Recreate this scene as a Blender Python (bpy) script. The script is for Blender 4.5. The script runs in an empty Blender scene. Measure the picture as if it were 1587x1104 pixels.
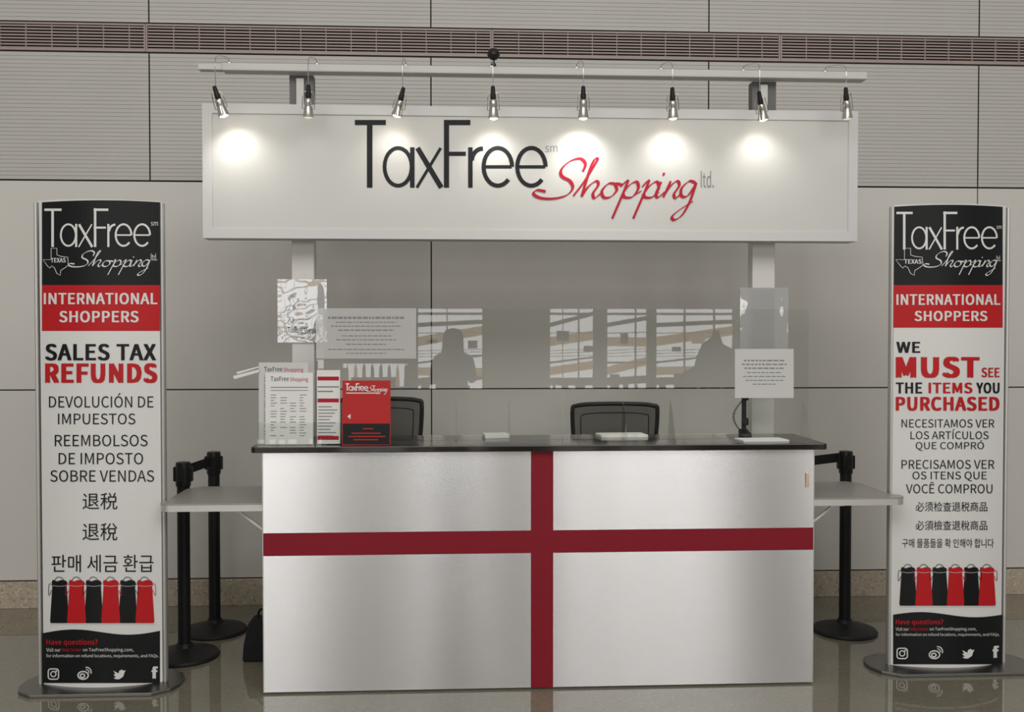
import bpy, bmesh, math, random, os
from mathutils import Vector, Matrix
random.seed(7)
S = bpy.context.scene
COL = S.collection
PI = math.pi
# ------------------------------------------------------------------ camera
FPX = 1500.0; TH = math.radians(3.0); PH = math.radians(1.2)
CAM = Vector((-0.358, -4.27, 1.575))
Fv = Vector((math.sin(TH)*math.cos(PH), math.cos(TH)*math.cos(PH), -math.sin(PH)))
Rv = Vector((math.cos(TH), -math.sin(TH), 0)); Uv = Rv.cross(Fv)
cd = bpy.data.cameras.new('camera'); cam = bpy.data.objects.new('camera', cd); COL.objects.link(cam)
cam.location = CAM; cam.rotation_euler = (PI/2-PH, 0, -TH)
cd.sensor_width = 36; cd.lens = FPX/1587*36; cd.clip_start = .05; cd.clip_end = 200
S.camera = cam
def ray(px, py): return Fv + Rv*((px-793.5)/FPX) + Uv*((552-py)/FPX)
def at(px, py, Y):
    r = ray(px, py); t = (Y-CAM.y)/r.y; p = CAM+r*t; return (p.x, p.z)
def X(px, Y, py=552): return at(px, py, Y)[0]
def Z(px, py, Y): return at(px, py, Y)[1]
def atz(px, py, z=0):
    r = ray(px, py); t = (z-CAM.z)/r.z; p = CAM+r*t; return (p.x, p.y)
# ------------------------------------------------------------------ materials
def mat(name, col, rough=.5, metal=0, noise=0, nscale=5, bump=0, bscale=50, emis=None, estr=0, spec=.5, aniso=0, coat=0, speck=None, bmap=None):
    m = bpy.data.materials.new(name); m.use_nodes = True; nt = m.node_tree; b = nt.nodes['Principled BSDF']
    c = (*col, 1); b.inputs['Base Color'].default_value = c
    b.inputs['Roughness'].default_value = rough; b.inputs['Metallic'].default_value = metal
    b.inputs['Specular IOR Level'].default_value = spec; b.inputs['Coat Weight'].default_value = coat
    tc = nt.nodes.new('ShaderNodeTexCoord')
    if noise:
        n = nt.nodes.new('ShaderNodeTexNoise'); n.inputs['Scale'].default_value = nscale; n.inputs['Detail'].default_value = 4
        nt.links.new(tc.outputs['Object'], n.inputs['Vector'])
        mx = nt.nodes.new('ShaderNodeMix'); mx.data_type = 'RGBA'
        mx.inputs['A'].default_value = (*[v*(1-noise) for v in col], 1); mx.inputs['B'].default_value = (*[min(1, v*(1+noise)) for v in col], 1)
        nt.links.new(n.outputs['Fac'], mx.inputs['Factor']); last = mx.outputs['Result']
        if speck:
            v = nt.nodes.new('ShaderNodeTexVoronoi'); v.inputs['Scale'].default_value = speck[0]
            nt.links.new(tc.outputs['Object'], v.inputs['Vector'])
            sp = nt.nodes.new('ShaderNodeSeparateColor'); nt.links.new(v.outputs['Color'], sp.inputs[0])
            r = nt.nodes.new('ShaderNodeValToRGB'); e = r.color_ramp.elements
            e[0].position = 0; e[0].color = (*speck[1], 1); e[1].position = .22; e[1].color = (.5, .5, .5, 1)
            e2 = r.color_ramp.elements.new(.8); e2.color = (.5, .5, .5, 1); e3 = r.color_ramp.elements.new(1); e3.color = (*speck[2], 1)
            nt.links.new(sp.outputs[0], r.inputs[0])
            m2 = nt.nodes.new('ShaderNodeMix'); m2.data_type = 'RGBA'; m2.blend_type = 'OVERLAY'; m2.inputs['Factor'].default_value = speck[3]
            nt.links.new(last, m2.inputs['A']); nt.links.new(r.outputs[0], m2.inputs['B']); last = m2.outputs['Result']
        nt.links.new(last, b.inputs['Base Color'])
    if bump:
        n = nt.nodes.new('ShaderNodeTexNoise'); n.inputs['Scale'].default_value = bscale
        if bmap:
            n.inputs['Detail'].default_value = 0
            mp = nt.nodes.new('ShaderNodeMapping'); mp.inputs['Scale'].default_value = bmap
            nt.links.new(tc.outputs['Object'], mp.inputs[0]); nt.links.new(mp.outputs[0], n.inputs['Vector'])
        else: nt.links.new(tc.outputs['Object'], n.inputs['Vector'])
        bp = nt.nodes.new('ShaderNodeBump'); bp.inputs['Strength'].default_value = bump; bp.inputs['Distance'].default_value = .01
        nt.links.new(n.outputs['Fac'], bp.inputs['Height']); nt.links.new(bp.outputs[0], b.inputs['Normal'])
    if aniso:
        b.inputs['Anisotropic'].default_value = aniso
        tg = nt.nodes.new('ShaderNodeTangent'); tg.direction_type = 'UV_MAP'; nt.links.new(tg.outputs[0], b.inputs['Tangent'])
    if emis:
        b.inputs['Emission Color'].default_value = (*emis, 1); b.inputs['Emission Strength'].default_value = estr
    return m
def thin_clear(name, ior=1.5, tint=(1, 1, 1), milk=0, bump=0, bscale=8, mcol=(.8, .8, .8)):
    m = bpy.data.materials.new(name); m.use_nodes = True; nt = m.node_tree; nt.nodes.clear()
    o = nt.nodes.new('ShaderNodeOutputMaterial'); t = nt.nodes.new('ShaderNodeBsdfTransparent'); t.inputs[0].default_value = (*tint, 1)
    g = nt.nodes.new('ShaderNodeBsdfGlossy'); g.inputs['Roughness'].default_value = .01
    f = nt.nodes.new('ShaderNodeFresnel'); f.inputs[0].default_value = ior
    if bump:
        tc = nt.nodes.new('ShaderNodeTexCoord'); n = nt.nodes.new('ShaderNodeTexNoise'); n.inputs['Scale'].default_value = bscale; n.inputs['Detail'].default_value = 1
        bp = nt.nodes.new('ShaderNodeBump'); bp.inputs['Strength'].default_value = bump; bp.inputs['Distance'].default_value = .01
        nt.links.new(tc.outputs['Object'], n.inputs['Vector']); nt.links.new(n.outputs['Fac'], bp.inputs['Height']); nt.links.new(bp.outputs[0], g.inputs['Normal'])
    ge = nt.nodes.new('ShaderNodeNewGeometry'); iv = nt.nodes.new('ShaderNodeMath'); iv.operation = 'SUBTRACT'; iv.inputs[0].default_value = 1
    nt.links.new(ge.outputs['Backfacing'], iv.inputs[1]); mu = nt.nodes.new('ShaderNodeMath'); mu.operation = 'MULTIPLY'
    nt.links.new(f.outputs[0], mu.inputs[0]); nt.links.new(iv.outputs[0], mu.inputs[1])
    base = t
    if milk:
        d = nt.nodes.new('ShaderNodeBsdfDiffuse'); d.inputs[0].default_value = (*mcol, 1)
        m2 = nt.nodes.new('ShaderNodeMixShader'); m2.inputs[0].default_value = milk
        nt.links.new(t.outputs[0], m2.inputs[1]); nt.links.new(d.outputs[0], m2.inputs[2]); base = m2
    mx = nt.nodes.new('ShaderNodeMixShader'); nt.links.new(mu.outputs[0], mx.inputs[0])
    nt.links.new(base.outputs[0], mx.inputs[1]); nt.links.new(g.outputs[0], mx.inputs[2])
    nt.links.new(mx.outputs[0], o.inputs[0]); return m
M = dict(
 wall=mat('painted_wall_panel', (.59, .575, .54), .45, noise=.05, nscale=1.5, bump=.02, bscale=200, spec=.3),
 rib=mat('ribbed_wall_panel', (.47, .46, .435), .5, noise=.05, nscale=2, spec=.3),
 gap=mat('dark_joint', (.03, .027, .024), .8),
 base=mat('terrazzo_skirting', (.42, .36, .28), .35, noise=.15, nscale=12, speck=(90, (.2, .2, .2), (.8, .8, .8), .6)),
 floor=mat('polished_terrazzo', (.185, .168, .125), .03, noise=.2, nscale=3, spec=1.0, speck=(110, (.3, .3, .3), (.7, .7, .7), .4)),
 grille=mat('bronze_grille', (.33, .265, .24), .5, noise=.1, nscale=10),
 opp=mat('hall_plaster', (.5, .40, .30), .8, noise=.1),
 tan=mat('glowing_tan_beam', (.62, .40, .20), .6, noise=.1, emis=(.80, .52, .27), estr=2.3),  # emission added so the beams read warm in reflections; they are no lamps
 mull=mat('mullion_metal', (.3, .28, .26), .5, noise=.1),
 alu=mat('brushed_aluminium_panel', (.64, .65, .665), .27, 1, noise=.04, nscale=2.5, bump=.07, bscale=2.2, bmap=(1.5, 1, .5), aniso=.96),
 alu2=mat('satin_aluminium', (.60, .595, .58), .5, .85, noise=.04, nscale=8),
 dkal=mat('dark_steel_plate', (.24, .23, .22), .35, 1, noise=.08, nscale=8),
 brk=mat('dark_grey_bracket', (.09, .09, .088), .45, noise=.1, nscale=8),
 carc=mat('counter_carcass', (.5, .49, .47), .6, noise=.05),
 red=mat('dark_red_stripe', (.215, .009, .02), .5, noise=.06, nscale=6, spec=.2),
 ctop=mat('black_laminate', (.012, .010, .010), .08, noise=.2, nscale=30),
 shelf=mat('grey_speckled_laminate', (.28, .27, .25), .3, noise=.15, nscale=160),
 white=mat('white_paint', (.62, .61, .59), .4, noise=.03, nscale=4),
 rail=mat('pale_grey_rail', (.52, .515, .50), .5, noise=.03, nscale=4),
 face=mat('sign_face_white', (.55, .55, .535), .5, noise=.02, nscale=3, spec=.2),
 frame=mat('sign_frame_white', (.56, .56, .56), .4, noise=.03, nscale=6, spec=.3),
 ink=mat('black_vinyl', (.010, .012, .014), .55, noise=.1, spec=.2),
 inkg=mat('grey_print', (.22, .22, .22), .5, noise=.1, spec=.2),
 redv=mat('crimson_vinyl', (.38, .010, .028), .55, noise=.08, spec=.2),
 pw=mat('banner_white', (.66, .66, .65), .4, noise=.02, nscale=3, spec=.3),
 pk=mat('banner_black', (.007, .008, .009), .42, noise=.1, spec=.2),
 pr=mat('banner_red', (.46, .012, .016), .45, noise=.05, spec=.2),
 chrome=mat('chrome', (.55, .53, .50), .16, 1, noise=.05, nscale=20),
 blk=mat('black_plastic', (.010, .010, .011), .4, noise=.2, nscale=20, spec=.3),
 blkm=mat('matt_black_metal', (.010, .010, .011), .5, noise=.2, nscale=12, bump=.05, bscale=90, spec=.3),
 belt=mat('black_webbing', (.010, .010, .011), .8, noise=.2, nscale=60, spec=.2),
 bulb=mat('lit_bulb', (1, .9, .7), .3, emis=(1, .90, .68), estr=30, noise=.01),
 bulbd=mat('dim_bulb', (.8, .75, .6), .3, emis=(1, .8, .55), estr=.6, noise=.01),
 paper=mat('white_paper', (.70, .70, .69), .7, noise=.02, nscale=9, spec=.2),
 greyp=mat('grey_paper', (.55, .55, .54), .6, noise=.02, nscale=9, spec=.2),
 redp=mat('red_flyer_print', (.42, .02, .02), .45, noise=.04, nscale=6, spec=.2),
 clear=thin_clear('clear_acrylic', 1.62, (.97, .98, .97)),
 milky=thin_clear('milky_paper_film', 1.4, (.95, .95, .95), .55, mcol=(.66, .66, .66)),
 sleeve=thin_clear('glossy_clear_sleeve', 1.9, (.95, .96, .97), .55, bump=.35, bscale=9, mcol=(.56, .56, .56)),
 tape=mat('brass_lock', (.6, .5, .3), .3, 1, noise=.05),
 skin=mat('skin', (.5, .3, .22), .5, noise=.05), coat=mat('dark_coat', (.03, .026, .024), .8, noise=.2), jeans=mat('dark_trousers', (.02, .025, .04), .8, noise=.2),
)
M['mesh'] = thin_clear('black_chair_mesh', 1.05, (.30, .30, .30))
# ------------------------------------------------------------------ mesh builder
class MB:
    def __init__(s): s.v = []; s.f = []; s.m = []
    def add(s, vs, fs, m=0):
        o = len(s.v); s.v += [tuple(v) for v in vs]; s.f += [tuple(o+i for i in f) for f in fs]; s.m += [m]*len(fs); return s
    def box(s, x0, x1, y0, y1, z0, z1, m=0):
        return s.add([(x, y, z) for x in (x0, x1) for y in (y0, y1) for z in (z0, z1)],
            [(0, 1, 3, 2), (4, 6, 7, 5), (0, 4, 5, 1), (2, 3, 7, 6), (0, 2, 6, 4), (1, 5, 7, 3)], m)
    def obox(s, c, ax, ay, az, m=0):
        c = Vector(c); ax, ay, az = Vector(ax), Vector(ay), Vector(az)
        return s.add([c+i*ax+j*ay+k*az for i in (-1, 1) for j in (-1, 1) for k in (-1, 1)],
            [(0, 1, 3, 2), (4, 6, 7, 5), (0, 4, 5, 1), (2, 3, 7, 6), (0, 2, 6, 4), (1, 5, 7, 3)], m)
    def prism(s, pts, z0, z1, m=0):          # polygon in xy, extruded in z
        n = len(pts); vs = [(x, y, z0) for x, y in pts]+[(x, y, z1) for x, y in pts]
        return s.add(vs, [tuple(range(n))[::-1], tuple(range(n, 2*n))]+[(i, (i+1) % n, n+(i+1) % n, n+i) for i in range(n)], m)
    def prismy(s, pts, y0, y1, m=0):         # polygon in xz, extruded in y
        n = len(pts); vs = [(x, y0, z) for x, z in pts]+[(x, y1, z) for x, z in pts]
        return s.add(vs, [tuple(range(n)), tuple(range(n, 2*n))[::-1]]+[(i, n+i, n+(i+1) % n, (i+1) % n) for i in range(n)], m)
    def prismx(s, pts, x0, x1, m=0):
        n = len(pts); vs = [(x0, y, z) for y, z in pts]+[(x1, y, z) for y, z in pts]
        return s.add(vs, [tuple(range(n)), tuple(range(n, 2*n))[::-1]]+[(i, n+i, n+(i+1) % n, (i+1) % n) for i in range(n)], m)
    def lathe(s, c, prof, n=32, axis=(0, 0, 1), m=0, sx=1, sy=1):   # prof: (r, h)
        a = Vector(axis).normalized(); u = a.orthogonal().normalized() if abs(a.z) < .999 else Vector((1, 0, 0)); w = a.cross(u); c = Vector(c)
        vs = []; fs = []
        for r, h in prof:
            for k in range(n):
                t = 2*PI*k/n; vs.append(c+a*h+u*(r*math.cos(t)*sx)+w*(r*math.sin(t)*sy))
        for i in range(len(prof)-1):
            for k in range(n):
                k2 = (k+1) % n; fs.append((i*n+k, i*n+k2, (i+1)*n+k2, (i+1)*n+k))
        if prof[0][0] > 1e-6: fs.append(tuple(range(n))[::-1])
        if prof[-1][0] > 1e-6: fs.append(tuple((len(prof)-1)*n+k for k in range(n)))
        return s.add(vs, fs, m)
    def tube(s, pts, r, n=8, m=0, closed=False):
        pts = [Vector(p) for p in pts]; N = len(pts); vs = []; fs = []; up = None
        for i, p in enumerate(pts):
            a = pts[(i-1) % N] if (i or closed) else p; b = pts[(i+1) % N] if (i < N-1 or closed) else p
            t = (b-a).normalized()
            if up is None: up = t.orthogonal().normalized()
            up = (up-t*up.dot(t)).normalized(); w = t.cross(up)
            for k in range(n):
                q = 2*PI*k/n; vs.append(p+(up*math.cos(q)+w*math.sin(q))*r)
        for i in range(N if closed else N-1):
            j = (i+1) % N
            for k in range(n):
                k2 = (k+1) % n; fs.append((i*n+k, i*n+k2, j*n+k2, j*n+k))
        if not closed: fs += [tuple(range(n))[::-1], tuple((N-1)*n+k for k in range(n))]
        return s.add(vs, fs, m)
    def build(s, name, mats, parent=None, loc=None, bevel=0, smooth=False, uv=False, **props):
        if not isinstance(mats, (list, tuple)): mats = [mats]
        org = Vector((0, 0, 0)); p = parent
        while p: org += Vector(p.location); p = p.parent
        if loc is not None: org = Vector(loc)
        me = bpy.data.meshes.new(name); me.from_pydata([tuple(Vector(v)-org) for v in s.v], [], s.f)
        for k in mats: me.materials.append(M[k] if isinstance(k, str) else k)
        for p_, i in zip(me.polygons, s.m): p_.material_index = i
        bm = bmesh.new(); bm.from_mesh(me); bmesh.ops.recalc_face_normals(bm, faces=bm.faces)
        if uv:
            L = bm.loops.layers.uv.new('UVMap')
            for f in bm.faces:
                for l in f.loops: l[L].uv = (l.vert.co.z, -l.vert.co.x)   # tangent runs up the panel
        bm.to_mesh(me); bm.free()
        if smooth:
            me.shade_smooth(); me.set_sharp_from_angle(angle=math.radians(35))
        o = bpy.data.objects.new(name, me); COL.objects.link(o)
        if loc is not None: o.location = loc
        if parent: o.parent = parent
        if bevel:
            b = o.modifiers.new('bevel', 'BEVEL'); b.width = bevel; b.segments = 2; b.limit_method = 'ANGLE'; b.angle_limit = .6
        for k, v in props.items(): o[k] = v
        return o
def thing(name, loc, label, cat, group=None):
    o = bpy.data.objects.new(name, None); COL.objects.link(o); o.location = loc; o.empty_display_size = .1
    o['label'] = label; o['category'] = cat
    if group: o['group'] = group
    return o
def rrect(x0, x1, y0, y1, r, n=6, corners=(1, 1, 1, 1)):
    pts = []
    for (cx, cy, a, on) in ((x1, y1, 0, corners[0]), (x0, y1, 90, corners[1]), (x0, y0, 180, corners[2]), (x1, y0, 270, corners[3])):
        if not on: pts.append((cx, cy)); continue
        sx = -1 if cx == x1 else 1; sy = -1 if cy == y1 else 1
        for k in range(n+1):
            t = math.radians(a+90*k/n); pts.append((cx+sx*r+r*math.cos(t), cy+sy*r+r*math.sin(t)))
    return pts
def spline(pts, k=6, closed=False):
    P = [Vector(p) for p in pts]; out = []; N = len(P)
    for i in range(N if closed else N-1):
        p0 = P[(i-1) % N] if (i or closed) else P[0]; p1 = P[i]; p2 = P[(i+1) % N]; p3 = P[(i+2) % N] if (i+2 < N or closed) else P[-1]
        for j in range(k):
            t = j/k; out.append(.5*((2*p1)+(p2-p0)*t+(2*p0-5*p1+4*p2-p3)*t*t+(3*p1-p0-3*p2+p3)*t**3))
    if not closed: out.append(P[-1])
    return out
# ------------------------------------------------------------------ printing on flat or bowed faces
_tc = {}
FONT = None
try:   # a plain sans that ships inside Blender; the built-in font is used if it is not there
    d_ = bpy.utils.system_resource('DATAFILES', path='fonts')
    for n_ in sorted(os.listdir(d_)):
        if FONT is None and 'cjk' in n_.lower(): FONT = bpy.data.fonts.load(os.path.join(d_, n_))
except Exception as ex: print('font', ex)
def text2d(s, bold=0.0):
    if (s, bold) in _tc: return _tc[(s, bold)]
    cu = bpy.data.curves.new('t', 'FONT'); cu.body = s; cu.resolution_u = 3; cu.space_character = 1+bold*3
    if FONT: cu.font = FONT
    ob = bpy.data.objects.new('t', cu); COL.objects.link(ob); bpy.context.view_layer.update()
    dg = bpy.context.evaluated_depsgraph_get(); me = bpy.data.meshes.new_from_object(ob.evaluated_get(dg))
    v0 = [(v.co.x, v.co.y) for v in me.vertices]; f0 = [tuple(p.vertices) for p in me.polygons]
    bpy.data.objects.remove(ob); bpy.data.meshes.remove(me); bpy.data.curves.remove(cu)
    vs = []; fs = []; ls = []
    sh = [(0, 0)] if not bold else [(-bold, -bold*.4), (-bold, bold*.4), (bold, bold*.4), (bold, -bold*.4), (0, 0)]
    for k, (dx, dy) in enumerate(sh):
        o = len(vs); vs += [(x+dx, y+dy) for x, y in v0]; fs += [tuple(o+i for i in f) for f in f0]; ls += [k*.07]*len(v0)
    xs = [v[0] for v in vs]; ys = [v[1] for v in vs]
    x0, x1, y0, y1 = min(xs), max(xs), min(ys), max(ys)
    r = ([((x-x0)/(x1-x0), (y-y0)/(y1-y0)) for x, y in vs], fs, ls); _tc[(s, bold)] = r; return r
class Print:
    """2-D artwork in photo pixels laid on a real face at depth Y (front face towards -y)."""
    def __init__(s, Y, arc=None, step=.02): s.Y = Y; s.arc = arc; s.step = step; s.mb = MB(); s.k = 0
    def put(s, vs, fs, m, lay):
        pts = [at(x, y, s.Y) for x, y in vs]
        if s.arc:      # find where the bowed face really is under each point
            for _ in range(3): pts = [at(x, y, s.arc(p[0])) for (x, y), p in zip(vs, pts)]
        s.k = (s.k+1) % 9
        ly = lay if isinstance(lay, list) else [lay]*len(vs)
        ly = [l+s.k*.05 for l in ly]
        if s.arc:
            bm = bmesh.new(); bv = [bm.verts.new((x, l, z)) for (x, z), l in zip(pts, ly)]
            for f in fs:
                try: bm.faces.new([bv[i] for i in f])
                except ValueError: pass
            lo = min(p[0] for p in pts); hi = max(p[0] for p in pts); k = math.ceil(lo/s.step)
            while k*s.step < hi:
                bmesh.ops.bisect_plane(bm, geom=bm.verts[:]+bm.edges[:]+bm.faces[:], plane_co=(k*s.step, 0, 0), plane_no=(1, 0, 0)); k += 1
            bm.verts.index_update()
            s.mb.add([(v.co.x, s.arc(v.co.x)-v.co.y*.0007, v.co.z) for v in bm.verts], [tuple(v.index for v in f.verts) for f in bm.faces], m); bm.free()
        else: s.mb.add([(x, s.Y-l*.0006, z) for (x, z), l in zip(pts, ly)], fs, m)
    def text(s, t, x0, y0, x1, y1, m, bold=0.0, lay=2):
        vs, fs, ls = text2d(t, bold)
        s.put([(x0+(x1-x0)*x, y1+(y0-y1)*y) for x, y in vs], fs, m, [lay+l for l in ls])
    def poly(s, pts, m, lay=1): s.put(pts, [tuple(range(len(pts)))], m, lay)
    def rect(s, x0, y0, x1, y1, m, lay=1): s.poly([(x0, y0), (x1, y0), (x1, y1), (x0, y1)], m, lay)
    def band(s, x0, x1, top, bot, m, lay=1, n=24):
        xs = [x0+(x1-x0)*k/n for k in range(n+1)]
        vs = [(x, top(x)) for x in xs]+[(x, bot(x)) for x in xs]
        s.put(vs, [(i, i+1, n+2+i, n+1+i) for i in range(n)], m, lay)
    def stroke(s, pts, w, m, lay=2, closed=False, nib=None, smooth=0):
        P = [Vector((p[0], p[1])) for p in pts]
        if smooth: P = [Vector((p.x, p.y)) for p in spline([(q.x, q.y, 0) for q in P], smooth, closed)]
        N = len(P); vs = []
        for i in range(N):
            a = P[(i-1) % N] if (i or closed) else P[i]; b = P[(i+1) % N] if (i < N-1 or closed) else P[i]
            t = (b-a)
            if t.length < 1e-6: t = Vector((1, 0))
            t.normalize(); n = Vector((-t.y, t.x)); ww = w
            if nib: ww = w*nib[0]+w*(1-nib[0])*abs(math.sin(math.atan2(t.y, t.x)-nib[1]))
            vs += [tuple(P[i]+n*ww/2), tuple(P[i]-n*ww/2)]
        fs = [(2*i, 2*i+1, 2*((i+1) % N)+1, 2*((i+1) % N)) for i in range(N if closed else N-1)]
        s.put(vs, fs, m, [lay+(0 if closed else .004*(j//2)) for j in range(len(vs))])
    def ring(s, cx, cy, rx, ry, w, m, a0=0, a1=360, lay=2):
        full = abs(a1-a0) >= 360; n = 28
        pts = [(cx+rx*math.cos(math.radians(a0+(a1-a0)*k/n)), cy-ry*math.sin(math.radians(a0+(a1-a0)*k/n))) for k in range(n if full else n+1)]
        s.stroke(pts, w, m, lay, closed=full)
def tf(src, dst):
    return lambda p: (dst[0]+(p[0]-src[0])/(src[2]-src[0])*(dst[2]-dst[0]), dst[1]+(p[1]-src[1])/(src[3]-src[1])*(dst[3]-dst[1]))
def circ(cx, cy, rx, ry, a0, a1, n=26):
    return [(cx+rx*math.cos(math.radians(a0+(a1-a0)*k/n)), cy-ry*math.sin(math.radians(a0+(a1-a0)*k/n))) for k in range(n+1)]
LOGO = [([(550, 190), (598, 190)], 8), ([(573, 187), (573, 290)], 8.5), (circ(617, 258, 21, 29, 0, 360), 6), ([(639, 228), (639, 290)], 7),
 ([(647, 229), (684, 290)], 8), ([(683, 229), (646, 290)], 4.5), ([(692, 186), (692, 290)], 8), ([(688, 190), (729, 190)], 8), ([(688, 238), (722, 238)], 6.5),
 ([(729, 228), (729, 290)], 7), (circ(748, 250, 17, 20, 175, 88, 8), 7),
 ([(750, 258), (793, 258)], 5), (circ(771.5, 258, 22, 29, 0, 318), 6.5), ([(802, 258), (845, 258)], 5), (circ(823.5, 258, 22, 29, 0, 318), 6.5)]
LSRC = (550, 186, 848, 290)
SCRIPT = [
 [(904, 266), (908, 254), (900, 246), (884, 250), (871, 262), (871, 273), (884, 281), (888, 292), (878, 303), (858, 308), (838, 307), (827, 301), (832, 295), (846, 297)],
 [(889, 304), (906, 282), (921, 258), (927, 247), (922, 248), (914, 266), (902, 305)], [(902, 305), (913, 289), (925, 281), (928, 287), (920, 300), (923, 307), (934, 298)],
 [(955, 285), (944, 285), (934, 296), (937, 306), (948, 305), (957, 295), (955, 285), (966, 287)],
 [(963, 290), (974, 280), (970, 293), (950, 339)], [(966, 301), (976, 288), (988, 282), (991, 292), (982, 305), (970, 306), (967, 300)], [(986, 302), (996, 296)],
 [(997, 290), (1007, 280), (1003, 293), (983, 339)], [(999, 301), (1009, 288), (1020, 282), (1023, 292), (1014, 305), (1002, 306), (999, 300)], [(1014, 305), (1024, 298)],
 [(1027, 282), (1019, 300), (1022, 306), (1032, 298)], [(1032, 268), (1030, 272)],
 [(1042, 281), (1030, 306)], [(1030, 305), (1042, 288), (1052, 281), (1055, 288), (1047, 301), (1050, 307), (1058, 300)],
 [(1081, 284), (1071, 281), (1059, 292), (1059, 304), (1069, 303), (1082, 284)], [(1082, 283), (1072, 312), (1060, 333), (1048, 341), (1044, 336), (1055, 326), (1077, 312)]]
SSRC = (826, 246, 1083, 341)
NIB = (.24, math.radians(-35))
def logo(P, dst, sdst, m1, m2, k=1.0):
    g = tf(LSRC, dst)
    for pts, w in LOGO: P.stroke([g(p) for p in pts], w*k, m1)
    g = tf(SSRC, sdst)
    for pts in SCRIPT: P.stroke([g(p) for p in pts], 5.2*k, m2, nib=NIB, smooth=6, lay=3)
# ------------------------------------------------------------------ the setting
YW = 1.44
f = MB().box(-14, 14, -15.2, YW+.1, -.1, 0).build('floor', 'floor', kind='structure')
zj = [.157, 1.262, 2.468, 3.205, 3.372, 4.6]
xj = [X(p, YW, 200) for p in (232, 668, 1098, 1516)]
sp = (xj[3]-xj[0])/3
full = [xj[0]-sp*k for k in (5, 4, 3, 2, 1)]+xj+[xj[3]+sp*k for k in (1, 2, 3, 4, 5)]
wide = [xj[1]-2*sp*k for k in (3, 2, 1)]+[xj[1], xj[3]]+[xj[3]+2*sp*k for k in (1, 2, 3)]
w = MB(); w.box(full[0], full[-1], YW+.014, YW+.12, 0, zj[-1], 1)
g = .004
for a, b in zip(wide, wide[1:]):
    if b < full[0]-.1 or a > full[-1]+.1: continue
    a = max(a, full[0]); b = min(b, full[-1])
    for z0, z1 in ((zj[0], zj[1]), (zj[1], zj[2])): w.box(a+g, b-g, YW, YW+.02, z0+g, z1-g, 0)
for a, b in zip(full, full[1:]):
    for z0, z1 in ((zj[2], zj[3]), (zj[4], zj[5])):
        n = round((z1-z0)/.0232); h = (z1-z0-2*g)/n; vs = []
        for k in range(n):
            z = z0+g+k*h; vs += [(YW, z+.002), (YW, z+h-.002), (YW+.003, z+h-.0008), (YW+.003, z+h+.0008)]
        m_ = len(vs)
        w.add([(a+g, y, z) for y, z in vs]+[(b-g, y, z) for y, z in vs], [(i, i+1, m_+i+1, m_+i) for i in range(m_-1)], 2)
w.build('wall_back', ['wall', 'gap', 'rib'], kind='structure')
MB().box(full[0], full[-1], YW-.018, YW+.02, 0, zj[0]-.004).build('baseboard_back', 'base', bevel=.003, kind='structure')
gb = [-400, X(226, YW, 60), X(762, YW, 60), X(1209, YW, 60)]; gl = gb[2]-gb[1]
gb[0] = gb[1]-gl; gb.append(gb[3]+gl)
for k, lab in enumerate(('bronze slatted air grille high on the wall, farthest left section', 'bronze slatted air grille high on the wall above the left part of the big sign',
        'bronze slatted air grille high on the wall above the right part of the big sign', 'bronze slatted air grille high on the wall, farthest right section')):
    a, b = gb[k]+.0015, gb[k+1]-.0015; z0, z1 = zj[3]+.004, zj[4]-.004
    t = thing('air_grille', ((a+b)/2, YW, z0), lab, 'air grille', 'slatted air grilles along the wall')
    fr = MB(); fr.box(a, b, YW-.008, YW+.014, z0, z0+.010).box(a, b, YW-.008, YW+.014, z1-.010, z1)
    fr.box(a, a+.008, YW-.007, YW+.014, z0+.010, z1-.010).box(b-.008, b, YW-.007, YW+.014, z0+.010, z1-.010); fr.build('frame', 'grille', t)
    sl = MB()
    for j in range(8):
        z = z0+.017+j*.0177; sl.obox(((a+b)/2, YW+.001, z), ((b-a)/2-.009, 0, 0), (0, .004, .001), (0, -.0006, .0042))
    sl.build('slats', 'grille', t)
    dv = MB(); x = a+.01
    while x < b-.15: x += .145; dv.box(x, x+.004, YW-.0045, YW+.012, z0+.010, z1-.010)
    dv.build('dividers', 'grille', t)
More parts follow.
